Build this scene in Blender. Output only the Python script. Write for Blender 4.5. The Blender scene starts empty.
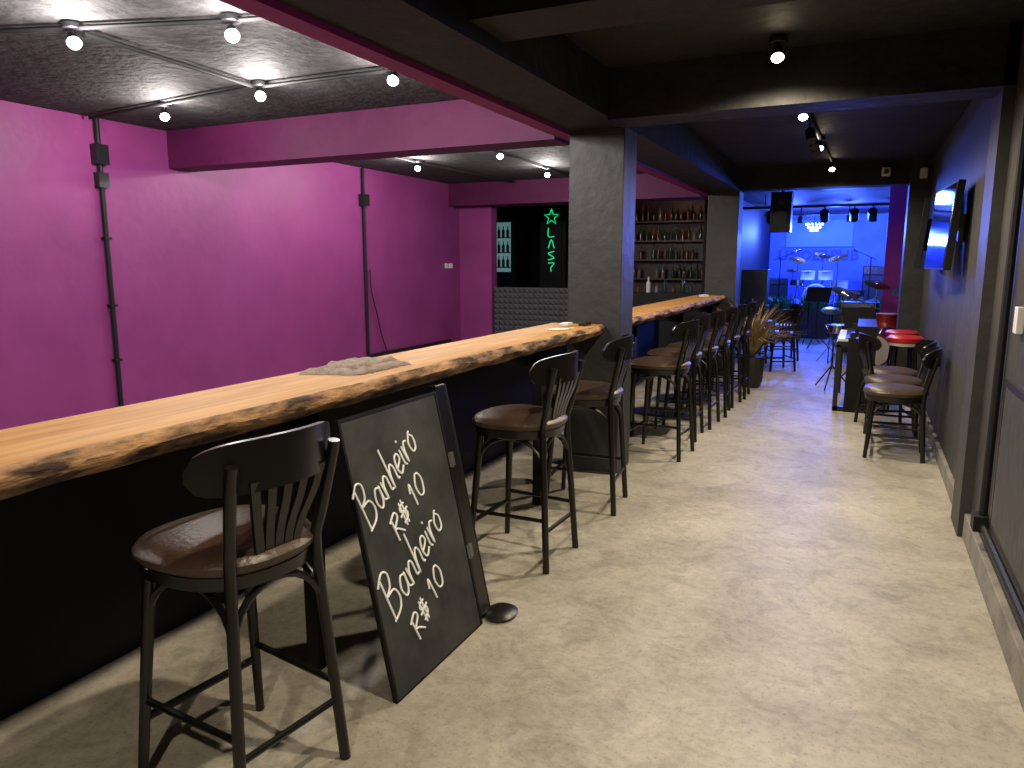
import bpy, math, random
from mathutils import Vector, Matrix, noise
random.seed(3)
scene = bpy.context.scene
scene.view_settings.view_transform = 'Standard'
scene.view_settings.look = 'None'
scene.view_settings.exposure = 0.0

# ------------------------------------------------------------------ materials
def mat(name, col, rough=0.6, metal=0.0, col2=None, nscale=5.0, bump=0.0, bscale=40.0,
        emit=None, estr=0.0, spec=0.5, stretch=(1,1,1), lo=0.35, hi=0.65, coat=0.0):
    m = bpy.data.materials.new(name); m.use_nodes = True
    nt = m.node_tree; b = nt.nodes['Principled BSDF']
    b.inputs['Base Color'].default_value = (*col, 1)
    b.inputs['Roughness'].default_value = rough
    b.inputs['Metallic'].default_value = metal
    b.inputs['Specular IOR Level'].default_value = spec
    b.inputs['Coat Weight'].default_value = coat
    tc = nt.nodes.new('ShaderNodeTexCoord'); mp = nt.nodes.new('ShaderNodeMapping')
    mp.inputs['Scale'].default_value = stretch
    nt.links.new(tc.outputs['Object'], mp.inputs['Vector'])
    if col2 is not None:
        n = nt.nodes.new('ShaderNodeTexNoise'); n.inputs['Scale'].default_value = nscale
        n.inputs['Detail'].default_value = 6; n.inputs['Roughness'].default_value = 0.6
        r = nt.nodes.new('ShaderNodeValToRGB')
        r.color_ramp.elements[0].position = lo; r.color_ramp.elements[1].position = hi
        r.color_ramp.elements[0].color = (*col, 1); r.color_ramp.elements[1].color = (*col2, 1)
        nt.links.new(mp.outputs[0], n.inputs['Vector']); nt.links.new(n.outputs['Fac'], r.inputs[0])
        nt.links.new(r.outputs[0], b.inputs['Base Color'])
    if bump > 0:
        n2 = nt.nodes.new('ShaderNodeTexNoise'); n2.inputs['Scale'].default_value = bscale
        n2.inputs['Detail'].default_value = 5
        bp = nt.nodes.new('ShaderNodeBump'); bp.inputs['Strength'].default_value = bump
        bp.inputs['Distance'].default_value = 0.02
        nt.links.new(mp.outputs[0], n2.inputs['Vector']); nt.links.new(n2.outputs['Fac'], bp.inputs['Height'])
        nt.links.new(bp.outputs[0], b.inputs['Normal'])
    if emit is not None:
        b.inputs['Emission Color'].default_value = (*emit, 1)
        b.inputs['Emission Strength'].default_value = estr
    return m

M = {}
M['purple'] = mat('purple_paint', (0.215,0.033,0.158), 0.5, col2=(0.262,0.043,0.192), nscale=1.3, bump=0.25, bscale=7, spec=0.35)
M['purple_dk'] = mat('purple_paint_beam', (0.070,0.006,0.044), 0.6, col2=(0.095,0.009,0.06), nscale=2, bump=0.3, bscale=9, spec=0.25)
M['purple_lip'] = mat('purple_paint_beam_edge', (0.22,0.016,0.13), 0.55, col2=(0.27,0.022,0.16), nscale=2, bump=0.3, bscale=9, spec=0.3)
M['ceil'] = mat('black_ceiling_plaster', (0.018,0.017,0.019), 0.8, col2=(0.046,0.044,0.045), nscale=9, bump=0.9, bscale=16, spec=0.25)
M['beam'] = mat('black_beam_paint', (0.012,0.011,0.012), 0.65, col2=(0.024,0.022,0.023), nscale=4, bump=0.5, bscale=12, spec=0.3)
M['column'] = mat('charcoal_column_paint', (0.022,0.022,0.024), 0.5, col2=(0.032,0.032,0.034), nscale=3, bump=0.3, bscale=10)
M['wallgray'] = mat('charcoal_wall_paint', (0.036,0.034,0.034), 0.55, col2=(0.054,0.051,0.049), nscale=2.5, bump=0.3, bscale=10, spec=0.35)
M['black'] = mat('matte_black_panel', (0.004,0.004,0.005), 0.6, col2=(0.007,0.007,0.008), nscale=3, bump=0.1, bscale=8, spec=0.25)
M['concrete_base'] = mat('concrete_skirting', (0.16,0.15,0.13), 0.8, col2=(0.26,0.24,0.21), nscale=6, bump=0.3)
M['stoolblk'] = mat('black_lacquer_wood', (0.005,0.0045,0.0045), 0.28, spec=0.5)
M['vinyl'] = mat('brown_vinyl', (0.042,0.024,0.016), 0.38, col2=(0.062,0.036,0.024), nscale=9, bump=0.15, bscale=60)
M['slate'] = mat('chalkboard_slate', (0.020,0.022,0.023), 0.75, col2=(0.075,0.08,0.08), nscale=3.5, lo=0.4, hi=0.85)
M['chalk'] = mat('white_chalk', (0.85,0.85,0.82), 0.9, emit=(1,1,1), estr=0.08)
M['metal'] = mat('dark_hinge_metal', (0.25,0.24,0.22), 0.4, 0.8)
M['chrome'] = mat('chrome', (0.7,0.7,0.72), 0.18, 1.0)
M['conduit'] = mat('black_conduit', (0.008,0.008,0.009), 0.6, spec=0.3)
M['cloth'] = mat('taupe_cloth', (0.36,0.29,0.25), 0.95, col2=(0.24,0.19,0.165), nscale=30, bump=0.5, bscale=120)
M['white'] = mat('white_plastic', (0.70,0.69,0.65), 0.4)
M['blackpl'] = mat('black_plastic', (0.010,0.010,0.012), 0.35)
M['screen'] = mat('tv_glass', (0.004,0.004,0.008), 0.08, spec=0.7)
M['red'] = mat('red_vinyl', (0.42,0.012,0.018), 0.35)
M['maroon'] = mat('maroon_drum_shell', (0.20,0.014,0.014), 0.2, coat=0.5)
M['drumskin'] = mat('drum_skin', (0.45,0.42,0.38), 0.5)
M['brass'] = mat('cymbal_brass', (0.65,0.42,0.15), 0.3, 1.0)
M['leaf'] = mat('dark_green_leaf', (0.03,0.20,0.08), 0.5, col2=(0.08,0.38,0.16), nscale=9)
M['straw'] = mat('dried_palm', (0.42,0.30,0.15), 0.8, col2=(0.24,0.17,0.08), nscale=12)
M['pot'] = mat('dark_pot', (0.02,0.018,0.017), 0.6)
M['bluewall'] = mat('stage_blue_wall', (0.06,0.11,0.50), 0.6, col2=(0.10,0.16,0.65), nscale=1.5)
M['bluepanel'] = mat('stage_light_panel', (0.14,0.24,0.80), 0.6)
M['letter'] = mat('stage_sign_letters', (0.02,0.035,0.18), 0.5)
M['foam'] = mat('acoustic_foam', (0.075,0.075,0.085), 0.9)
M['shelfwood'] = mat('red_brown_shelf', (0.045,0.021,0.016), 0.5, col2=(0.025,0.011,0.009), nscale=6)
M['bulb'] = mat('lit_bulb', (1,1,1), 0.3, emit=(1,0.97,0.92), estr=40)
M['bulbw'] = mat('lit_bulb_warm', (1,0.9,0.7), 0.3, emit=(1,0.86,0.55), estr=40)
M['bluelens'] = mat('blue_stage_lens', (0.1,0.2,1), 0.3, emit=(0.25,0.45,1), estr=10)
M['neon'] = mat('green_neon_tube', (0.05,0.8,0.4), 0.3, emit=(0.01,0.70,0.27), estr=0.8)
M['fridge'] = mat('lit_fridge_interior', (0.3,0.5,0.5), 0.4, emit=(0.35,0.75,0.8), estr=0.2)
M['bot_g'] = mat('green_bottle', (0.015,0.04,0.02), 0.12)
M['bot_a'] = mat('amber_bottle', (0.08,0.035,0.015), 0.12)
M['bot_c'] = mat('clear_bottle', (0.15,0.15,0.16), 0.12)
M['bot_r'] = mat('red_label_bottle', (0.06,0.02,0.02), 0.3)

def floor_mat():
    m = bpy.data.materials.new('worn_concrete_floor'); m.use_nodes = True
    nt = m.node_tree; b = nt.nodes['Principled BSDF']; N = nt.nodes.new; L = nt.links.new
    tc = N('ShaderNodeTexCoord')
    def noi(s,d=8,r=.65,dist=0):
        n=N('ShaderNodeTexNoise'); n.inputs['Scale'].default_value=s; n.inputs['Detail'].default_value=d; n.inputs['Roughness'].default_value=r; n.inputs['Distortion'].default_value=dist
        L(tc.outputs['Object'], n.inputs['Vector']); return n
    def ramp(src,p0,c0,p1,c1):
        r=N('ShaderNodeValToRGB'); e=r.color_ramp.elements; e[0].position=p0; e[0].color=(*c0,1); e[1].position=p1; e[1].color=(*c1,1); L(src,r.inputs[0]); return r
    def mul(a,c,f=1):
        x=N('ShaderNodeMix'); x.data_type='RGBA'; x.blend_type='MULTIPLY'; x.inputs[0].default_value=f; L(a,x.inputs[6]); L(c,x.inputs[7]); return x.outputs[2]
    n1=noi(0.9,9,.70,.5); n2=noi(26,6,.6); n3=noi(4.5,9,.75,1.0); n4=noi(70,3,.5)
    c=ramp(n1.outputs['Fac'],.36,(0.345,0.318,0.270),.64,(0.56,0.52,0.445)).outputs[0]
    c=mul(c,ramp(n2.outputs['Fac'],.30,(.80,.80,.80),.62,(1,1,1)).outputs[0])
    c=mul(c,ramp(n3.outputs['Fac'],.30,(.66,.66,.65),.52,(1,1,1)).outputs[0])
    c=mul(c,ramp(n4.outputs['Fac'],.32,(.76,.74,.71),.42,(1,1,1)).outputs[0])
    L(c,b.inputs['Base Color'])
    b.inputs['Roughness'].default_value = 0.55
    bp = N('ShaderNodeBump'); bp.inputs['Strength'].default_value = 0.35; bp.inputs['Distance'].default_value = 0.01
    L(n2.outputs['Fac'], bp.inputs['Height']); L(bp.outputs[0], b.inputs['Normal'])
    return m
M['floor'] = floor_mat()

def wood_mat():
    m = bpy.data.materials.new('honey_wood_slab'); m.use_nodes = True
    nt = m.node_tree; b = nt.nodes['Principled BSDF']; N = nt.nodes.new; L = nt.links.new
    tc = N('ShaderNodeTexCoord'); mp = N('ShaderNodeMapping'); mp.inputs['Scale'].default_value = (9, 0.7, 9)
    L(tc.outputs['Object'], mp.inputs['Vector'])
    n1 = N('ShaderNodeTexNoise'); n1.inputs['Scale'].default_value = 2.2; n1.inputs['Detail'].default_value = 8; n1.inputs['Distortion'].default_value = 0.8
    L(mp.outputs[0], n1.inputs['Vector'])
    r = N('ShaderNodeValToRGB'); e = r.color_ramp.elements
    e[0].position = 0.28; e[0].color = (0.33,0.15,0.036,1); e[1].position = 0.60; e[1].color = (0.48,0.255,0.075,1)
    L(n1.outputs['Fac'], r.inputs[0]); L(r.outputs[0], b.inputs['Base Color'])
    b.inputs['Roughness'].default_value = 0.55; b.inputs['Specular IOR Level'].default_value = 0.2
    return m
M['wood'] = wood_mat()
M['bark'] = mat('live_edge_bark', (0.035,0.016,0.009), 0.75, col2=(0.50,0.28,0.13), nscale=11, bump=1.0, bscale=30, stretch=(1,0.45,1.6), lo=0.41, hi=0.63)

# ------------------------------------------------------------------ mesh builder
class MB:
    def __init__(s): s.v=[]; s.f=[]; s.fm=[]; s.mats=[]
    def mi(s, k):
        m = M[k]
        if m not in s.mats: s.mats.append(m)
        return s.mats.index(m)
    def add(s, vs, fs, k):
        o=len(s.v); i=s.mi(k)
        s.v += [tuple(v) for v in vs]
        for f in fs: s.f.append([a+o for a in f]); s.fm.append(i)
    def box(s,x0,x1,y0,y1,z0,z1,k,mtx=None):
        vs=[Vector((x,y,z)) for z in (z0,z1) for y in (y0,y1) for x in (x0,x1)]
        if mtx: vs=[mtx@v for v in vs]
        s.add(vs,[(0,2,3,1),(4,5,7,6),(0,1,5,4),(2,6,7,3),(0,4,6,2),(1,3,7,5)],k)
    def tube(s,pts,r,k,n=8,mtx=None):
        pts=[Vector(p) for p in pts]
        if mtx: pts=[mtx@p for p in pts]
        if not isinstance(r,(list,tuple)): r=[r]*len(pts)
        vs=[];fs=[]
        t0=(pts[1]-pts[0]).normalized()
        up=Vector((0,0,1)) if abs(t0.z)<0.9 else Vector((1,0,0))
        a=t0.cross(up).normalized()
        for i,p in enumerate(pts):
            t=(pts[min(i+1,len(pts)-1)]-pts[max(i-1,0)]).normalized()
            a=(a-t*a.dot(t)).normalized(); b=t.cross(a)
            for j in range(n):
                q=2*math.pi*j/n
                vs.append(p+(a*math.cos(q)+b*math.sin(q))*r[i])
        for i in range(len(pts)-1):
            for j in range(n):
                j2=(j+1)%n
                fs.append((i*n+j,i*n+j2,(i+1)*n+j2,(i+1)*n+j))
        fs.append(tuple(range(n-1,-1,-1))); e=(len(pts)-1)*n; fs.append(tuple(range(e,e+n)))
        s.add(vs,fs,k)
    def band(s,pts,w,t,k,wdir=(0,0,1)):
        pts=[Vector(p) for p in pts]; W=Vector(wdir)
        if not isinstance(w,(list,tuple)): w=[w]*len(pts)
        vs=[];fs=[]
        for i,p in enumerate(pts):
            tg=(pts[min(i+1,len(pts)-1)]-pts[max(i-1,0)]).normalized()
            n=tg.cross(W).normalized(); u=W
            for a,b in ((-1,-1),(1,-1),(1,1),(-1,1)):
                vs.append(p+n*a*t/2+u*b*w[i]/2)
        for i in range(len(pts)-1):
            for j in range(4):
                j2=(j+1)%4
                fs.append((i*4+j,i*4+j2,(i+1)*4+j2,(i+1)*4+j))
        fs.append((3,2,1,0)); e=(len(pts)-1)*4; fs.append((e,e+1,e+2,e+3))
        s.add(vs,fs,k)
    def lathe(s,c,prof,k,n=20,mtx=None):
        c=Vector(c); vs=[];fs=[]
        for (r,z) in prof:
            for j in range(n):
                q=2*math.pi*j/n; v=Vector((r*math.cos(q),r*math.sin(q),z))
                if mtx: v=mtx@v
                vs.append(c+v)
        for i in range(len(prof)-1):
            for j in range(n):
                j2=(j+1)%n; fs.append((i*n+j,i*n+j2,(i+1)*n+j2,(i+1)*n+j))
        fs.append(tuple(range(n-1,-1,-1))); e=(len(prof)-1)*n; fs.append(tuple(range(e,e+n)))
        s.add(vs,fs,k)
    def obj(s,name,loc=(0,0,0),rz=0,smooth=True,bevel=0,parent=None,ang=40):
        me=bpy.data.meshes.new(name+'_mesh'); me.from_pydata(s.v,[],s.f)
        for m in s.mats: me.materials.append(m)
        for p,i in zip(me.polygons,s.fm): p.material_index=i; p.use_smooth=smooth
        me.update()
        if smooth:
            try: me.set_sharp_from_angle(angle=math.radians(ang))
            except Exception: pass
        o=bpy.data.objects.new(name,me); scene.collection.objects.link(o)
        o.location=loc; o.rotation_euler=(0,0,rz)
        if bevel>0:
            b=o.modifiers.new('bevel','BEVEL'); b.width=bevel; b.segments=2; b.limit_method='ANGLE'
        if parent: o.parent=parent
        return o

def bx(name,x0,x1,y0,y1,z0,z1,k,bevel=0):
    b=MB(); b.box(x0,x1,y0,y1,z0,z1,k); return b.obj(name,smooth=False,bevel=bevel)
def empty(name,loc=(0,0,0)):
    e=bpy.data.objects.new(name,None); scene.collection.objects.link(e); e.location=loc; e.empty_display_size=0.1; return e
def catmull(P,sub=5):
    P=[Vector(p) for p in P]
    if len(P)<3: return P
    out=[]
    for i in range(len(P)-1):
        p0=P[max(i-1,0)];p1=P[i];p2=P[i+1];p3=P[min(i+2,len(P)-1)]
        for j in range(sub):
            t=j/sub
            out.append(0.5*((2*p1)+(p2-p0)*t+(2*p0-5*p1+4*p2-p3)*t*t+(3*p1-p0-3*p2+p3)*t**3))
    out.append(P[-1]); return out

# ------------------------------------------------------------------ room shell
CZ=2.85
XL,XR=-2.03,-1.61     # column faces
bx('floor',-8.2,1.6,-2.2,22.2,-0.1,0,'floor')
bx('ceiling_bar_side',XL,1.6,-2.2,22.2,CZ,CZ+0.1,'beam')
bx('ceiling_purple_side',-8.2,XL,-2.2,22.2,CZ,CZ+0.1,'ceil')
bx('wall_left',-6.35,-6.2,-2.2,11.2,0,CZ,'purple')
bx('wall_right',0.66,0.82,-2.2,10.9,0,CZ,'wallgray')
bx('wall_near',-6.2,0.66,-2.2,-2.05,0,CZ,'wallgray')
bx('wall_purple_return',-6.2,-5.6,11.0,11.2,0,CZ,'purple')
bx('wall_bar_side',-8.2,-8.05,11.2,15.2,0,CZ,'black')
bx('wall_bar_back',-8.05,-2.35,15.05,15.2,0,CZ,'black')
bx('wall_stage_left',-2.50,-2.35,12.8,22.2,0,CZ,'black')
bx('wall_stage_right',1.40,1.55,11.1,22.2,0,CZ,'black')
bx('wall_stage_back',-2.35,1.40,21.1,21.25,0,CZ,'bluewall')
bx('wall_magenta_jamb',0.28,0.66,13.75,13.85,0,CZ,'purple_lip')
bx('wall_hall_jamb',0.66,1.40,13.75,13.85,0,CZ,'black')
bx('trim_pillar_right',0.60,0.66,4.87,5.22,0,CZ,'wallgray')
bx('trim_pillar_far',0.42,0.66,10.45,10.9,0,CZ,'column')
bx('baseboard_right',0.625,0.66,-2.0,4.86,0,0.15,'concrete_base',0.006)
bx('baseboard_right_far',0.63,0.66,5.23,10.4,0,0.12,'concrete_base',0.006)
bx('trim_column_front',XL,XR,5.26,5.58,0,2.56,'column',0.006)
bx('trim_column_back',XL,XR,10.6,10.95,0,2.56,'column',0.006)
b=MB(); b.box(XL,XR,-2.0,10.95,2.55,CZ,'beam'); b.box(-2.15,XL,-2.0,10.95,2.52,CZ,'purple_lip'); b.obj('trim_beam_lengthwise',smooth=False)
bx('trim_beam_corridor_1',XR,0.66,2.95,3.3,2.62,CZ,'beam')
bx('trim_beam_corridor_2',XR,0.66,4.87,5.2,2.53,CZ,'beam')
bx('trim_beam_corridor_3',XR,0.66,10.6,10.9,2.56,CZ,'beam')
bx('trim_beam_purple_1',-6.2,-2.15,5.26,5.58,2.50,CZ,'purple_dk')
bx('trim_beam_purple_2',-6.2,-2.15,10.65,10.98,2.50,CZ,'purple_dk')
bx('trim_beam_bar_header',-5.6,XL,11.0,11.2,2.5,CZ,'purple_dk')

# ------------------------------------------------------------------ counter
def slab(name,y0,y1,seed):
    b=MB(); n=int((y1-y0)/0.05); rows=[]
    for i in range(n+1):
        y=y0+(y1-y0)*i/n
        nf=noise.noise(Vector((seed,y*1.1,0)))*0.030+noise.noise(Vector((seed,y*6,3)))*0.010
        g=noise.noise(Vector((seed+9,y*4,1)))
        g2=noise.noise(Vector((seed+5,y*9,4)))
        xf=-1.735+nf
        rows.append([(-2.14,y,1.14),(-1.95,y,1.14),(xf-0.012,y,1.14),(xf+0.004,y,1.128+g2*0.004),(xf+0.012+g2*0.012,y,1.108),
                     (xf-0.004+g*0.022,y,1.086),(xf-0.022+g2*0.016,y,1.066),(xf-0.05+g*0.01,y,1.052+g*0.014),(-2.14,y,1.066)])
    m=9; vs=[p for r in rows for p in r]
    iw=b.mi('wood'); ib=b.mi('bark')
    b.v=list(vs)
    for j in range(m):
        k = iw if j in (0,1) else ib
        for i in range(n):
            b.f.append([i*m+j,(i+1)*m+j,(i+1)*m+(j+1)%m,i*m+(j+1)%m]); b.fm.append(k)
    b.f.append(list(range(m))); b.fm.append(ib)
    b.f.append([n*m+j for j in range(m-1,-1,-1)]); b.fm.append(ib)
    return b.obj(name,ang=60)
slab('wooden_counter',-1.6,5.245,2.0)
slab('wooden_counter',5.60,10.58,7.0)
b=MB(); b.box(-2.70,-2.65,-1.9,10.58,0,.98,'black'); b.box(-2.65,-2.14,-1.9,10.55,.93,.975,'black')
for y in (-0.2,2.13,4.35,6.5,8.4,10.2):
    b.box(-1.90,-1.84,y-0.03,y+0.03,0,1.045,'black'); b.box(-2.15,-1.84,y-0.03,y+0.03,.93,1.045,'black')
b.obj('counter_base_panel',smooth=False)

# ------------------------------------------------------------------ stools / chairs
def stool_mesh(hs):
    b=MB()
    def ring(sx,sy,z,n=36,cy=0.03):
        out=[]
        for j in range(n):
            q=2*math.pi*j/n; c=math.cos(q); s_=math.sin(q)
            e=0.80
            x=sx*math.copysign(abs(c)**e,c); y=sy*math.copysign(abs(s_)**e,s_)
            x*=1+0.10*(y/sy)
            out.append((x,y+cy,z))
        return out
    def stack(rs,k,n=36):
        vs=[p for r in rs for p in r]; fs=[]
        for i in range(len(rs)-1):
            for j in range(n):
                j2=(j+1)%n; fs.append((i*n+j,i*n+j2,(i+1)*n+j2,(i+1)*n+j))
        fs.append(tuple(range(n-1,-1,-1))); e=(len(rs)-1)*n; fs.append(tuple(range(e,e+n)))
        b.add(vs,fs,k)
    stack([ring(.215,.215,hs-.066),ring(.228,.228,hs-.060),ring(.234,.234,hs-.02),ring(.228,.228,hs-.015)],'stoolblk')
    stack([ring(.228,.228,hs-.02),ring(.242,.242,hs-.006),ring(.245,.245,hs+.012),ring(.232,.232,hs+.029),ring(.19,.19,hs+.041),ring(.10,.10,hs+.047),ring(.02,.02,hs+.048)],'vinyl')
    sp=0.055*hs/0.76
    def fl(sx,z): t=1-z/(hs-.03); return Vector((sx*(.168+sp*t),.185+sp*t*0.9,z))
    def rl(sx,z): t=1-z/(hs-.03); return Vector((sx*(.155+sp*0.8*t),-.172-sp*0.8*t,z))
    for sx in (-1,1):
        b.tube([fl(sx,0),fl(sx,hs*.5),fl(sx,hs-.03)],[.0155,.0185,.021],'stoolblk',10)
        P=[rl(sx,0),rl(sx,hs*.5),rl(sx,hs-.03),Vector((sx*.162,-.190,hs+.08)),Vector((sx*.173,-.214,hs+.19)),Vector((sx*.180,-.235,hs+.28)),Vector((sx*.180,-.243,hs+.315))]
        b.tube(catmull(P,4),.018,'stoolblk',10)
        z1=hs*.36; b.tube([fl(sx,z1),rl(sx,z1)],.011,'stoolblk',8)
        A=fl(sx,hs-.27);B=rl(sx,hs-.27)
        pts=[]
        for i in range(15):
            q=math.pi*i/14; t=(1-math.cos(q))/2; p=A.lerp(B,t); p.z=hs-.27+.20*math.sin(q)**0.8; p.x*=1-0.10*math.sin(q); pts.append(p)
        b.tube(pts,.0115,'stoolblk',8)
    for fn,z in ((fl,hs*.28),(rl,hs*.28)):
        b.tube([fn(-1,z),fn(1,z)],.011 if fn is rl else .0135,'stoolblk',8)
        A=fn(-1,hs-.27);B=fn(1,hs-.27); pts=[]
        for i in range(15):
            q=math.pi*i/14; t=(1-math.cos(q))/2; p=A.lerp(B,t); p.z=hs-.27+.20*math.sin(q)**0.8; p.y*=1-0.10*math.sin(q); pts.append(p)
        b.tube(pts,.0115,'stoolblk',8)
    pts=[];w=[]
    for i in range(29):
        x=-.25+.50*i/28; y=-.265+2.0*x*x
        t=abs(x)/.25
        w.append(.115*max(0,(1-t**6))**0.5+.03); pts.append((x,y,hs+.288+0.02*(1-t*t)))
    b.band(pts,w,.02,'stoolblk')
    for i in range(5):
        a=(i-2)/2
        P=catmull([(a*.058,-.180,hs-.02),(a*.074,-.196,hs+.08),(a*.102,-.229,hs+.18),(a*.118,-.248,hs+.26)],4)
        for p,q in zip(P[:-1],P[1:]):
            w_=.0145
            vs=[(p.x-w_,p.y-.006,p.z),(p.x+w_,p.y-.006,p.z),(p.x+w_,p.y+.006,p.z),(p.x-w_,p.y+.006,p.z),
                (q.x-w_,q.y-.006,q.z),(q.x+w_,q.y-.006,q.z),(q.x+w_,q.y+.006,q.z),(q.x-w_,q.y+.006,q.z)]
            b.add(vs,[(0,1,5,4),(1,2,6,5),(2,3,7,6),(3,0,4,7)],'stoolblk')
    return b
def facing(deg): return math.radians(deg-90)
stool=stool_mesh(.76).obj('bar_stool',(-1.665,1.56,0),facing(173))
for (x,y,a) in [(-1.60,3.55,178),(-1.58,4.52,186),(-1.46,6.02,176),(-1.50,6.72,182),(-1.46,7.30,178),(-1.44,7.92,184),(-1.43,8.5,176),(-1.40,9.08,181)]:
    o=bpy.data.objects.new('bar_stool',stool.data); scene.collection.objects.link(o)
    o.location=(x,y,0); o.rotation_euler=(0,0,facing(a))
cm=stool_mesh(.54)
ch=cm.obj('dining_chair',(.33,6.80,0),facing(178))
for (x,y,a) in [(.335,7.36,183),(.26,7.95,14),(-1.62,12.2,60),(-1.15,12.9,200),(.95,14.6,150),(-1.62,13.7,10),(-1.1,11.6,120)]:
    o=bpy.data.objects.new('dining_chair',ch.data); scene.collection.objects.link(o)
    o.location=(x,y,0); o.rotation_euler=(0,0,facing(a))
b=MB(); b.lathe((0,0,.72),[(.26,0),(.28,.005),(.28,.025),(.26,.03)],'stoolblk',28); b.tube([(0,0,.02),(0,0,.72)],.03,'blackpl',12); b.lathe((0,0,0),[(.22,0),(.22,.015),(.04,.04)],'blackpl',24)
b.obj('round_table',(-1.85,12.95,0))

# ------------------------------------------------------------------ chalkboard
E=empty('chalkboard_sign',(-1.44,2.06,0))
bb=Vector((-.225,0,1.04)).normalized(); aa=Vector((0,1,0)); nn=aa.cross(bb)
R=Matrix((aa,bb,nn)).transposed().to_4x4()
E.matrix_world=Matrix.Translation((-1.44,2.06,0.004))@R
def kid(b,name,**k): o=b.obj(name,parent=E,**k); return o
b=MB(); b.box(0,.65,0,1.05,-.012,0,'slate'); kid(b,'slate_panel',smooth=False,bevel=.002)
b=MB()
b.box(-.012,0,0,1.05,-.016,.003,'black'); b.box(.65,.662,0,1.05,-.016,.003,'black'); b.box(-.012,.662,1.05,1.062,-.016,.003,'black'); b.box(-.012,.662,-.003,0,-.016,.003,'black')
kid(b,'thin_frame',smooth=False)
b=MB(); b.box(.675,.755,.02,1.085,-.045,-.005,'stoolblk'); b.box(.765,.795,.02,1.08,-.05,-.02,'black'); kid(b,'side_frame',smooth=False,bevel=.004)
b=MB()
for z in (.30,.72):
    b.box(.655,.70,z,z+.06,-.004,.004,'metal'); b.tube([(.672,z-.004,.004),(.672,z+.064,.004)],.006,'metal')
kid(b,'hinges',smooth=False)
b=MB(); b.lathe((0,0,0),[(.02,0),(.075,.004),(.085,.02),(.06,.04),(.02,.045)],'blackpl',16)
fo=b.obj('floor_weight',(-1.40,2.83,0)); fo.scale=(0.9,1.1,0.8)
G={
'B':([[(0,0),(.10,1)],[(-.08,.88),(.25,1.02),(.45,.88),(.34,.62),(.08,.53),(.42,.48),(.52,.24),(.35,.03),(-.06,-.02)]],.66),
'a':([[(.36,.42),(.18,.48),(.02,.26),(.12,.02),(.30,.12),(.38,.45),(.36,.12),(.50,.02)]],.52),
'n':([[(0,.46),(.03,0),(.06,.28),(.2,.46),(.32,.38),(.32,.05),(.42,.02)]],.46),
'h':([[(.08,1.0),(.02,0),(.08,.3),(.22,.48),(.34,.36),(.34,.05),(.42,.02)]],.46),
'e':([[(.02,.2),(.3,.3),(.28,.46),(.12,.46),(.02,.22),(.12,.01),(.36,.1)]],.42),
'i':([[(.05,.46),(.04,.1),(.12,.01)],[(.08,.64),(.10,.69)]],.2),
'r':([[(0,.46),(.04,0),(.08,.3),(.18,.46),(.32,.42)]],.36),
'o':([[(.2,.46),(.03,.3),(.08,.04),(.28,.05),(.34,.3),(.2,.46),(.28,.5)]],.45),
'R':([[(0,0),(.06,.8)],[(-.04,.72),(.28,.82),(.36,.6),(.06,.42),(.18,.3),(.38,0)]],.5),
'$':([[(.36,.66),(.15,.7),(.08,.55),(.32,.38),(.28,.18),(.02,.15)],[(.15,.85),(.1,0)],[(.28,.85),(.22,0)],[(-.02,.42),(.42,.44)]],.55),
'1':([[(0,.55),(.14,.8),(.1,0)]],.35),
'0':([[(.22,.8),(.03,.5),(.06,.1),(.26,.02),(.42,.4),(.36,.72),(.2,.8)]],.5),
' ':([],.25)}
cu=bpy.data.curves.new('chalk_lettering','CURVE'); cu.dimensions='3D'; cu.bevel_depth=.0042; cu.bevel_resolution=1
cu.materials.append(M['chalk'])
def write(txt,a0,b0,a1,b1,size):
    tot=sum(G[c][1] for c in txt); d=Vector((a1-a0,b1-b0)); L=d.length; d/=L; up=Vector((-d.y,d.x)); sx=L/tot; x=0
    for c in txt:
        for st in G[c][0]:
            P=catmull([(p[0],p[1],0) for p in st],6)
            s=cu.splines.new('POLY'); s.points.add(len(P)-1)
            for i,p in enumerate(P):
                q=Vector((a0,b0))+d*(x+p.x*sx+p.y*size*0.12)+up*(p.y*size)
                s.points[i].co=(q.x,q.y,.002,1)
        x+=G[c][1]*sx
write('Banheiro',.05,.64,.45,.87,.17)
write('R$ 10',.20,.545,.45,.69,.12)
write('Banheiro',.08,.28,.52,.51,.18)
write('R$ 10',.20,.145,.45,.30,.12)
o=bpy.data.objects.new('chalk_lettering',cu); scene.collection.objects.link(o); o.parent=E

# ------------------------------------------------------------------ counter items
b=MB(); nx,ny=20,34
def folded(x0,x1,y0,y1,z,h,seed):
    vs=[];fs=[]
    for j in range(ny+1):
        for i in range(nx+1):
            u=i/nx;v=j/ny
            e=min(u,1-u,v,1-v)*8; e=min(e,1)
            wob=noise.noise(Vector((u*4+seed,v*5,0)))*.02
            zz=z+h*math.sqrt(max(e,0))+(noise.noise(Vector((u*6,v*12,seed)))*.010+noise.noise(Vector((u*14+v*9,v*6,seed+3)))*.006)*e
            vs.append((x0+(x1-x0)*u+wob,y0+(y1-y0)*v+wob+0.08*u,max(zz,z)))
    for j in range(ny):
        for i in range(nx):
            a=j*(nx+1)+i; fs.append((a,a+1,a+nx+2,a+nx+1))
    b.add(vs,fs,'cloth')
folded(-2.09,-1.86,2.34,2.74,1.141,.018,1.0); folded(-2.06,-1.90,2.42,2.72,1.158,.016,5.0)
for i in range(30):
    y=2.44+i*.012; b.tube([(-1.87,y,1.146),(-1.84+random.uniform(-.01,.01),y+random.uniform(-.01,.01),1.143)],.0025,'cloth',4)
b.obj('folded_cloth',ang=80)
b=MB()
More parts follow.
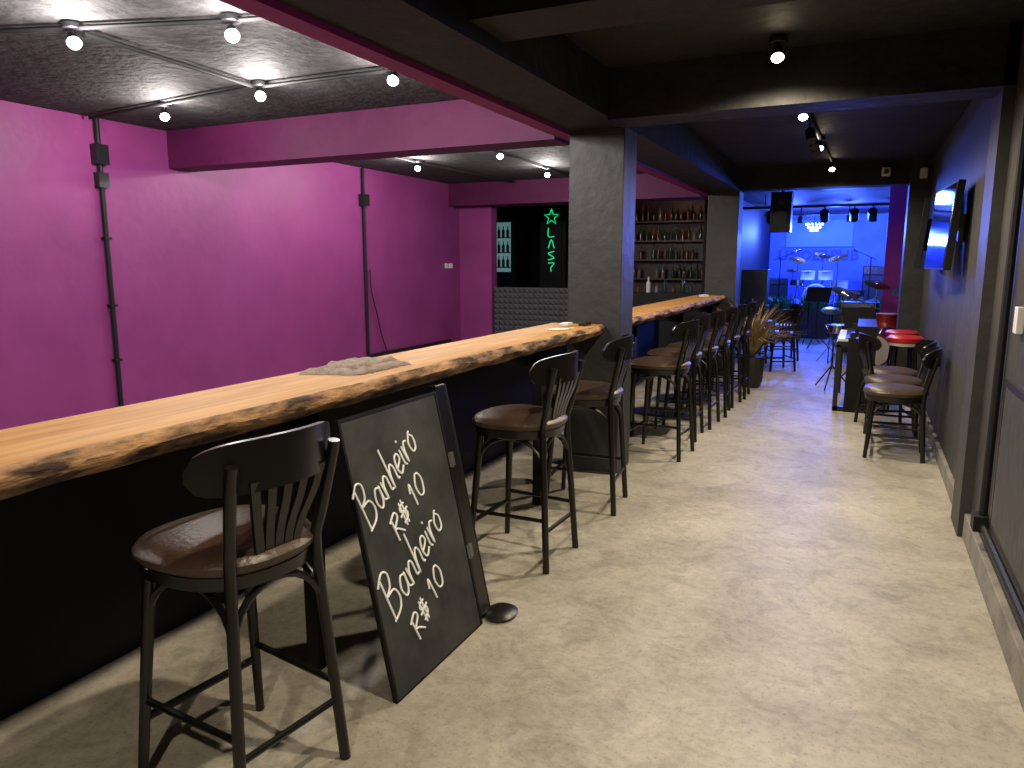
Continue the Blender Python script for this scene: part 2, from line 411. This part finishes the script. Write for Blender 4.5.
pts=[(-1.88+.05*math.cos(q*.9)+.01*q/6,4.62+.06*math.sin(q)+.008*q,1.147) for q in [i*.3 for i in range(48)]]
b.tube(pts,.005,'white',6); b.obj('coiled_white_cable')
b=MB(); b.box(-1.86,-1.80,5.04,5.16,1.141,1.168,'blackpl'); b.box(-1.97,-1.91,4.95,5.07,1.141,1.165,'white'); b.obj('phone_charger',smooth=False,bevel=.004)
b=MB(); b.lathe((-1.9,9.9,1.142),[(.03,0),(.06,.004),(.065,.03),(.055,.034),(.03,.01)],'white'); b.obj('small_dish')

# ------------------------------------------------------------------ pipes
b=MB(); b.tube([(-6.17,4.51,.0),(-6.17,4.51,2.84)],.022,'conduit'); b.box(-6.2,-6.12,4.45,4.57,2.45,2.62,'blackpl'); b.box(-6.2,-6.13,4.46,4.56,2.25,2.38,'blackpl')
for z in (.7,1.2,1.8): b.box(-6.2,-6.14,4.475,4.545,z,z+.02,'conduit')
b.obj('wall_conduit')
b=MB(); b.tube([(-6.17,8.33,.31),(-6.17,8.33,2.84)],.022,'conduit'); b.tube([(-6.17,8.33,.31),(-6.17,10.6,.31)],.022,'conduit'); b.box(-6.2,-6.12,8.26,8.40,2.35,2.5,'blackpl'); b.box(-6.2,-6.13,8.35,8.41,2.36,2.40,'red')
b.tube(catmull([(-6.15,8.40,1.5),(-6.15,8.42,1.2),(-6.13,8.5,.9),(-6.15,8.62,.6),(-6.15,8.75,.33)],5),.008,'conduit',6)
b.obj('wall_conduit')
b=MB(); b.tube([(.635,4.30,.27),(.635,4.30,2.84)],.02,'conduit'); b.box(.59,.66,4.25,4.35,.24,.32,'conduit'); b.tube([(.635,4.30,.27),(.635,-1.9,.27)],.018,'conduit'); b.obj('wall_conduit')
b=MB(); b.box(.64,.66,3.2,4.12,.34,1.02,'wallgray'); b.box(.638,.66,3.18,4.14,1.02,1.05,'blackpl'); b.box(.638,.66,4.10,4.14,.34,1.02,'blackpl'); b.obj('trim_wall_panel',smooth=False)
b=MB(); b.box(.63,.66,3.95,4.03,1.28,1.40,'white'); b.obj('wall_switch',smooth=False,bevel=.004)
b=MB(); b.box(-6.2,-6.185,10.5,10.58,1.5,1.58,'white'); b.box(-6.2,-6.185,10.62,10.74,1.5,1.58,'white');b.obj('wall_switch',smooth=False,bevel=.003)

# ------------------------------------------------------------------ ceiling lights
cz=2.82
def conduit(name,pts): b=MB(); b.tube(pts,.014,'conduit'); b.obj(name)
conduit('ceiling_conduit',[(-6.1,2.0,cz),(-3.87,2.74,cz),(-3.02,3.01,cz),(-2.25,3.2,cz)])
conduit('ceiling_conduit',[(-3.87,2.8,cz-.01),(-3.95,4.13,cz-.01),(-2.25,4.16,cz-.01)])
conduit('ceiling_conduit',[(-6.1,4.4,cz),(-3.95,4.14,cz)])
conduit('ceiling_conduit',[(-5.1,5.6,cz),(-5.1,8.0,cz),(-5.0,10.6,cz)])
conduit('ceiling_conduit',[(-3.9,5.6,cz),(-3.8,7.0,cz),(-3.9,9.3,cz),(-3.9,10.6,cz)])
conduit('ceiling_conduit',[(-.53,5.25,cz),(-.5,8,cz),(-.46,10.5,cz)])
def spot(x,y,warm,power,lean=(0.3,0.3),z=2.84):
    b=MB()
    b.lathe((0,0,0),[(.045,-.03),(.05,-.025),(.05,0)],'blackpl',16)
    b.tube([(0,0,-.02),(0,0,-.07)],.008,'blackpl')
    d=Vector((lean[0],lean[1],-1)).normalized(); q=Vector((0,0,-1)).rotation_difference(d).to_matrix()
    # conical reflector housing with a lit dome lens at the mouth
    b.lathe((0,0,-.08),[(.016,.045),(.026,.035),(.030,.0),(.037,-.030),(.038,-.036),(.033,-.036)],'blackpl',18,mtx=q)
    b.lathe(Vector((0,0,-.08))+d*.032,[(.034*math.cos(math.pi*i/14),-.026*math.sin(math.pi*i/14)) for i in range(7)]+[(.001,-.026)],'bulbw' if warm else 'bulb',18,mtx=q)
    o=b.obj('ceiling_spotlight',(x,y,z))
    l=bpy.data.lights.new('lamp','SPOT' if warm else 'POINT'); l.energy=power; l.shadow_soft_size=.04
    if warm: l.spot_size=math.radians(165); l.spot_blend=0.7
    l.color=(1,.85,.61) if warm else (1,.93,.88)
    lo=bpy.data.objects.new('lamp',l); scene.collection.objects.link(lo); lo.parent=o
    lo.location=Vector((0,0,-.08))+d*.12
def toward(x,y):
    v=Vector((-x,-y)).normalized(); return (v.x*random.uniform(.9,1.4),v.y*random.uniform(.9,1.4))
for (x,y) in [(-3.87,2.74),(-3.02,3.01),(-5.12,4.34),(-3.91,4.13),(-2.81,4.15),(-5.11,6.62),(-5.09,8.0),(-3.96,6.61),(-3.69,7.46),(-3.9,9.3)]:
    spot(x,y,False,43,toward(x,y))
spot(-4.6,.6,False,50); spot(-3.0,.8,False,50)
for (x,y,p) in [(-.53,4.60,160),(-.53,6.5,150),(-.46,10.2,85),(-.5,1.9,140),(-.45,-.5,140),(-.5,8.3,90),(-.35,11.6,30)]:  # pair nearest the camera is out of view, added as fill for the floor
    spot(x,y,True,p,(.1,-.7))  # last entry is an unseen hall lamp added to light the drum kit
b=MB(); b.box(-.56,-.50,7.0,8.2,2.80,2.84,'blackpl')
for y in (7.2,7.6,8.0):
    b.tube([(-.53,y,2.8),(-.53,y,2.72)],.01,'blackpl'); b.tube([(-.53,y+.03,2.74),(-.50,y-.06,2.64)],.04,'blackpl',12)
b.obj('track_light')
b=MB(); b.box(.10,.20,10.50,10.6,2.66,2.76,'white'); b.tube([(.15,10.5,2.71),(.15,10.46,2.70)],.03,'blackpl',12); b.obj('security_camera',bevel=.01)
b=MB(); b.box(.52,.60,10.38,10.45,2.60,2.72,'white'); b.obj('alarm_siren',smooth=False,bevel=.01)

# ------------------------------------------------------------------ TVs
def tv(x,y,rz,tilt=8):
    b=MB(); b.box(-.52,.52,-.025,.025,-.32,.32,'blackpl'); b.box(-.505,.505,-.029,-.025,-.305,.305,'screen'); b.box(-.2,.2,.025,.055,-.15,.15,'blackpl'); b.tube([(0,.05,0),(.0,.08,0)],.03,'metal')
    o=b.obj('wall_tv',(x,y,1.86),smooth=False,bevel=.003)
    o.rotation_euler=(math.radians(-tilt),0,math.radians(-90+rz))
    return o
tv(.53,6.75,3,4); tv(.50,8.40,-5,4)
b=MB(); b.tube([(.64,6.75,1.86),(.60,6.75,1.86)],.025,'metal'); b.box(.63,.66,6.65,6.85,1.76,1.96,'metal'); b.obj('tv_bracket',smooth=False)
b=MB(); b.tube([(.64,8.40,1.86),(.58,8.40,1.86)],.025,'metal'); b.box(.63,.66,8.30,8.50,1.76,1.96,'metal'); b.obj('tv_bracket',smooth=False)

# ------------------------------------------------------------------ piano
b=MB(); b.box(0.02,.34,8.5,8.55,0,.86,'blackpl'); b.box(.02,.34,9.75,9.8,0,.86,'blackpl'); b.box(.28,.34,8.5,9.8,.12,.90,'blackpl')
b.box(-.14,.34,8.5,9.8,.70,.76,'blackpl'); b.box(.10,.34,8.5,9.8,.76,.92,'blackpl'); b.box(-.14,-.08,8.5,8.56,0,.72,'blackpl'); b.box(-.14,-.08,9.74,9.8,0,.72,'blackpl'); b.box(-.14,.02,8.5,8.56,.0,.05,'blackpl')
b.box(.0,.34,8.49,8.5,.0,.80,'black'); b.box(.08,.34,8.49,8.5,.80,.93,'black')
for i in range(48):
    y=8.56+i*.0245; b.box(-.13,.06,y,y+.0225,.76,.785,'white')
    if i%7 not in (2,6): b.box(-.04,.06,y+.016,y+.03,.785,.797,'blackpl')
o=b.obj('digital_piano',smooth=False); o.scale=(.8,1,1); o.location=(-.11,.1,0)

for (x,y,h) in [(.44,8.78,.82),(.43,9.45,.82)]:
    b=MB(); b.lathe((0,0,h),[(.15,-.06),(.17,-.05),(.175,-.01),(.15,.01),(.05,.018)],'red',24); b.lathe((0,0,h-.09),[(.16,0),(.165,.03)],'drumskin',24)
    for q in range(4):
        a=q*math.pi/2+.6; b.tube([(.12*math.cos(a),.12*math.sin(a),h-.07),(.19*math.cos(a),.19*math.sin(a),0)],.012,'stoolblk')
    pts=[(.16*math.cos(i*.3),.16*math.sin(i*.3),.3) for i in range(22)]; b.tube(pts,.008,'stoolblk',6)
    b.obj('red_stool',(x,y,0))

# ------------------------------------------------------------------ drum kits & stands
def drumkit(name,x,y,rz,shell,z=0,sc=1,ch_=1.15):
    b=MB(); mx=Matrix.Rotation(math.radians(90),3,'X')
    b.lathe((0,0,.29),[(.27,-.2),(.285,-.19),(.285,.19),(.27,.2)],shell,28,mtx=mx)
    b.lathe((0,0,.29),[(.25,-.205),(.25,.205)],'drumskin',28,mtx=mx)
    for sx,r,h in ((-.2,.16,.66),(.2,.16,.66)):
        b.lathe((sx,0,h),[(r,0),(r+.008,.01),(r,.02),(r,.2),(r+.008,.21),(r,.22)],shell,22); b.lathe((sx,0,h+.22),[(r-.01,0),(r-.01,.004)],'drumskin',22)
        b.tube([(sx*.4,0,.5),(sx,0,.72)],.012,'chrome')
    b.lathe((.50,.35,.3),[(.2,0),(.21,.01),(.2,.02),(.2,.33),(.21,.34)],shell,22); b.lathe((.50,.35,.64),[(.19,0),(.19,.004)],'drumskin',22)
    for q in range(3):
        a=q*2.1; b.tube([(.50+.21*math.cos(a),.35+.21*math.sin(a),.5),(.50+.22*math.cos(a),.35+.22*math.sin(a),0.01)],.008,'chrome')
    b.lathe((-.45,.35,.52),[(.17,0),(.18,.01),(.17,.13),(.18,.14)],'chrome',22)
    for (cx,cy,h,r,t) in ((-.45,.05,ch_,.2,.3),(.45,-.05,ch_+.05,.22,-.3),(-.58,.4,.9,.16,0),(.10,.42,ch_+.12,.2,.2)):
        b.tube([(cx,cy,.02),(cx,cy,h)],.009,'chrome')
        for q in range(3):
            a=q*2.09+.4; b.tube([(cx,cy,.28),(cx+.2*math.cos(a),cy+.2*math.sin(a),.01)],.008,'chrome')
        m=Matrix.Rotation(t,3,'Y')@Matrix.Rotation(.35,3,'X'); b.lathe((cx,cy,h),[(r,-.012),(r*.5,-.002),(.03,.008),(.02,.022)],'brass',24,mtx=m)
    for q in range(3):
        a=q*2.09; b.tube([(-.45,.35,.5),(-.45+.15*math.cos(a),.35+.15*math.sin(a),0.01)],.008,'chrome')
    o=b.obj(name,(x,y,z),rz); o.scale=(sc,sc,sc); return o
drumkit('drum_kit',.16,12.5,math.radians(10),'maroon',0,.94,1.22)
drumkit('drum_kit',-1.05,19.4,0,'white',.51,1.0,1.15)
def tripod(b,h,r=.25,k='blackpl'):
    b.tube([(0,0,.25),(0,0,h)],.011,k)
    for q in range(3):
        a=q*2.09+.3; b.tube([(0,0,.3),(r*math.cos(a),r*math.sin(a),.01)],.009,k)
def micstand(x,y,h,a,z=0):
    b=MB(); tripod(b,h); d=Vector((math.cos(a),math.sin(a),.35)).normalized()
    b.tube([Vector((0,0,h))-d*.15,Vector((0,0,h))+d*.4],.008,'blackpl'); b.tube([Vector((0,0,h))+d*.38,Vector((0,0,h))+d*.50],[.012,.022],'chrome',10)
    b.obj('microphone_stand',(x,y,z))
def musicstand(x,y,h,rz):
    b=MB(); tripod(b,h); m=Matrix.Translation((0,0,h+.1))@Matrix.Rotation(math.radians(-25),4,'X'); b.box(-.22,.22,-.01,.01,-.15,.15,'blackpl',mtx=m); b.box(-.22,.22,-.05,.0,-.155,-.145,'blackpl',mtx=m)
    b.obj('music_stand',(x,y,0),rz)
musicstand(-.02,10.55,.78,.5); musicstand(-.75,14.8,.9,-.3)
micstand(-.95,15.6,1.0,2.0); micstand(-1.75,17.9,1.2,.6,.5); micstand(.1,17.8,1.2,2.4,.5); micstand(-.30,10.15,.6,1.8); micstand(.12,11.35,1.0,2.6)
def amp(x,y,z,w,h,rz=0):
    b=MB(); b.box(-w/2,w/2,-.14,.14,0,h,'blackpl'); b.box(-w/2+.03,w/2-.03,-.145,-.14,.03,h*.75,'column'); b.box(-w/2+.03,w/2-.03,-.145,-.14,h*.8,h-.02,'chrome')
    for i in range(5): b.lathe((-w/2+.1+i*(w-.2)/4,-.15,h*.89),[(.012,-.01),(.012,.01)],'blackpl',8,mtx=Matrix.Rotation(math.radians(90),3,'X'))
    b.obj('guitar_amplifier',(x,y,z),rz,smooth=False,bevel=.008)
amp(-.05,14.5,0,.6,.9,-.2); amp(.9,18.6,.51,.65,.6,-.3); amp(-1.95,19.2,.51,.5,.7,.3); amp(.25,20.3,.51,.6,1.0,0); amp(-.25,18.9,.51,.5,.45,-.2)

# ------------------------------------------------------------------ stage
bx('stage_platform',-2.32,1.37,17.3,21.05,0,.5,'black')
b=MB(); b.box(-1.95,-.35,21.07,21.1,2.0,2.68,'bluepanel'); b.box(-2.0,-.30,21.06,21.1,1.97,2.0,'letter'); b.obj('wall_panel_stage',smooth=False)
t=bpy.data.curves.new('stage_sign','FONT'); t.body='UNDERPUB'; t.size=.36; t.extrude=.015; t.offset=.008; t.align_x='CENTER'; t.space_character=1.08; t.materials.append(M['letter'])
o=bpy.data.objects.new('wall_sign_lettering',t); scene.collection.objects.link(o); o.location=(-1.15,21.08,1.66); o.rotation_euler=(math.radians(90),0,0)
b=MB()
b.tube([(-1.25,20.6,2.84),(-1.25,20.6,2.6)],.01,'blackpl')
for r_,z in ((.2,2.55),(.15,2.47),(.09,2.40)):
    for i in range(14):
        a=i*2*math.pi/14; c=(-1.25+r_*math.cos(a),20.6+r_*math.sin(a),z); b.lathe(c,[(.004,-.03),(.016,0),(.004,.03)],'bluelens',6)
    b.tube([(-1.25+r_*math.cos(i*.4),20.6+r_*math.sin(i*.4),z+.03) for i in range(17)],.006,'chrome',5)
b.obj('chandelier')
def planter(x,y,w,h):
    b=MB(); b.box(-w/2,w/2,-.15,.15,0,h*.55,'pot')
    for i in range(200):
        a=random.uniform(0,6.28); px=random.uniform(-w/2+.1,w/2-.1); L=random.uniform(.15,.45); t_=random.uniform(.2,.9)
        p0=Vector((px,random.uniform(-.1,.1),h*.5)); d=Vector((math.cos(a)*t_,math.sin(a)*t_,1)).normalized(); s_=Vector((-math.sin(a),math.cos(a),0))*.024
        p1=p0+d*L*.6; p2=p0+d*L+Vector((math.cos(a),math.sin(a),-.6))*L*.2
        b.add([p0-s_*.3,p0+s_*.3,p1+s_,p1-s_,p2],[(0,1,2,3),(3,2,4)],'leaf')
    b.obj('potted_foliage',(x,y,0))
for x in (-1.7,-.95,-.2,.55): planter(x,16.85,.66,1.1)
b=MB(); b.lathe((0,0,0),[(.11,0),(.14,.1),(.16,.38),(.15,.40)],'pot',20)
for i in range(210):
    a=random.uniform(0,6.28); t_=random.uniform(.15,1.1); L=random.uniform(.5,.9)
    d=Vector((math.cos(a)*t_,math.sin(a)*t_,1)).normalized(); p0=Vector((0,0,.38)); p1=p0+d*L*.6; p2=p0+d*L+Vector((math.cos(a)*.12,math.sin(a)*.12,-.22*t_)); s_=Vector((-math.sin(a),math.cos(a),0))*.012
    b.add([p0-s_*.5,p0+s_*.5,p1+s_,p1-s_,p2],[(0,1,2,3),(3,2,4)],'straw')
b.obj('dried_palm_plant',(-1.24,9.85,0))
b=MB(); b.tube([(0,0,.45),(0,0,.32)],.015,'blackpl'); b.box(-.16,.16,-.14,.14,-.32,.32,'blackpl'); b.lathe((0,-.142,-.1),[(.12,.0),(.12,.006)],'column',20,mtx=Matrix.Rotation(math.radians(90),3,'X')); b.lathe((0,-.142,.16),[(.06,.0),(.06,.006)],'column',20,mtx=Matrix.Rotation(math.radians(90),3,'X'))
b.obj('hanging_speaker',(-1.30,13.0,2.40),smooth=False,bevel=.012)
b=MB(); b.box(-.28,.28,-.25,.25,0,.75,'blackpl'); b.box(-.25,.25,-.22,.22,.75,1.45,'blackpl'); b.lathe((0,-.255,.36),[(.2,0),(.2,.006)],'column',24,mtx=Matrix.Rotation(math.radians(90),3,'X')); b.lathe((0,-.225,1.02),[(.15,0),(.15,.006)],'column',24,mtx=Matrix.Rotation(math.radians(90),3,'X'))
b.obj('pa_speaker_stack',(-1.98,15.6,0),smooth=False,bevel=.012)
b=MB(); b.tube([(-2.2,15.0,2.62),(1.3,15.0,2.62)],.025,'blackpl')
for x in (-1.8,.9): b.tube([(x,15,2.62),(x,15,2.85)],.012,'blackpl')
for x in (-1.7,-.75,-.25,.05,.75):
    b.tube([(x,15,2.6),(x,15,2.52)],.012,'blackpl'); b.tube([(x,14.95,2.5),(x,15.12,2.38)],.08,'blackpl',14); b.tube([(x,15.12,2.38),(x,15.13,2.372)],.07,'bluelens',14)
b.obj('stage_light_bar')
b=MB(); b.tube([(-2.2,18.2,2.66),(1.3,18.2,2.66)],.025,'chrome')
for x in (-1.9,-1.4,-.9,-.4,.1,.6):
    b.tube([(x,18.2,2.85),(x,18.2,2.6)],.012,'blackpl'); b.tube([(x,18.1,2.6),(x,18.05,2.48)],.06,'chrome',12)
b.obj('stage_light_bar')
def light(name,typ,loc,energy,col,size=.2,rot=None):
    l=bpy.data.lights.new(name,typ); l.energy=energy; l.color=col
    l.shadow_soft_size=size
    o=bpy.data.objects.new(name,l); scene.collection.objects.link(o); o.location=loc
    if rot: o.rotation_euler=rot
    return o
for x in (-1.7,-.4,.8):
    light('stage_par_lamp','POINT',(x,19.0,2.3),400,(.06,.13,1),.1)
light('stage_wash_lamp','POINT',(-.6,15.6,2.2),190,(.05,.14,1),.1)
light('hall_wash_lamp','POINT',(-.5,12.9,2.65),45,(.06,.16,1),.1)

# ------------------------------------------------------------------ inner bar
b=MB(); b.box(-5.58,-3.6,11.06,11.16,0,1.12,'black')
fs=.09; x=-5.58
while x<-3.62:
    z=.02
    while z<1.1:
        b.add([(x,11.055,z),(x+fs,11.055,z),(x+fs,11.055,z+fs),(x,11.055,z+fs),(x+fs/2,11.0,z+fs/2)],[(0,1,4),(1,2,4),(2,3,4),(3,0,4)],'foam'); z+=fs
    x+=fs
b.obj('acoustic_foam_barrier',smooth=False)
bx('inner_bar_counter',-3.58,-2.2,11.4,11.9,0,1.12,'black',.01)
def bottle(b,x,y,z,k,h=.28,r=.036):
    b.lathe((x,y,z),[(r,0),(r,h*.55),(r*.9,h*.63),(r*.35,h*.75),(r*.33,h*.97),(r*.4,h)],k,10)
b=MB(); b.box(-4.3,-2.5,14.0,14.05,0,2.75,'shelfwood'); b.box(-4.32,-4.26,13.7,14.05,0,2.75,'shelfwood'); b.box(-2.54,-2.48,13.7,14.05,0,2.75,'shelfwood')
for z in (.9,1.3,1.65,2.0,2.35): b.box(-4.3,-2.5,13.7,14.02,z-.03,z,'shelfwood')
b.obj('back_bar_shelf',smooth=False)
b=MB()
for z in (1.3,1.65,2.0,2.35):
    x=-4.2
    while x<-2.6:
        if random.random()<.85: bottle(b,x,13.82,z+.001,random.choice(['bot_g','bot_a','bot_c','bot_r','bot_a','bot_g']),random.uniform(.2,.29))
        x+=random.uniform(.09,.13)
b.obj('bottle_collection')
b=MB()
for i in range(8):
    bottle(b,-3.4+i*.14,11.55+random.uniform(0,.15),1.121,random.choice(['bot_c','bot_a','bot_g','white']),random.uniform(.12,.26))
b.obj('bottle_collection')
light('back_bar_lamp','POINT',(-3.2,12.9,2.6),8,(1,.62,.45),.1)
b=MB(); b.box(-7.0,-6.2,13.8,14.4,0,2.5,'blackpl'); b.box(-6.9,-6.3,13.79,13.8,1.4,2.4,'fridge')
for z in (1.5,1.8,2.1):
    b.box(-6.9,-6.3,13.78,13.795,z-.02,z,'blackpl')
    for i in range(6): bottle(b,-6.85+i*.1,13.76,z,random.choice(['bot_g','bot_a','bot_r']),.22,.03)
b.obj('drinks_fridge',(-.28,0,0),smooth=False)
b=MB(); pts=[]
for i in range(11):
    a=math.pi/2+i*math.pi/5; r_=.15 if i%2==0 else .062; pts.append((r_*math.cos(a),0,r_*math.sin(a)+.42))
b.tube(pts,.011,'neon',6)
for k,zc in enumerate((.14,-.08,-.30,-.52)):
    P=[[(-.06,.08),(-.06,-.08),(.06,-.08)],[(-.06,-.08),(0,.08),(.06,-.08)],[(.06,.08),(-.06,.04),(.06,-.04),(-.06,-.08)],[(-.06,.08),(.06,.08),(0,0),(0,-.08)]][k]
    b.tube(catmull([(p[0],0,p[1]+zc) for p in P],5),.010,'neon',6)
b.box(-.2,.2,.03,.05,-.75,.7,'black')
b.obj('neon_star_sign',(-5.44,13.2,2.02))
bx('trim_neon_pier',-5.70,-5.17,13.26,13.4,0,2.84,'black')

# ------------------------------------------------------------------ world / camera
w=bpy.data.worlds.new('dim_world'); scene.world=w; w.use_nodes=True
w.node_tree.nodes['Background'].inputs[0].default_value=(.5,.5,.6,1); w.node_tree.nodes['Background'].inputs[1].default_value=.05
cam=bpy.data.cameras.new('camera'); cam.lens=735/1024*36; cam.sensor_width=36; cam.clip_start=.05
co=bpy.data.objects.new('camera',cam); scene.collection.objects.link(co)
co.location=(0,0,1.6); co.rotation_euler=(math.radians(90-9.42),0,math.radians(25.4))
scene.camera=co
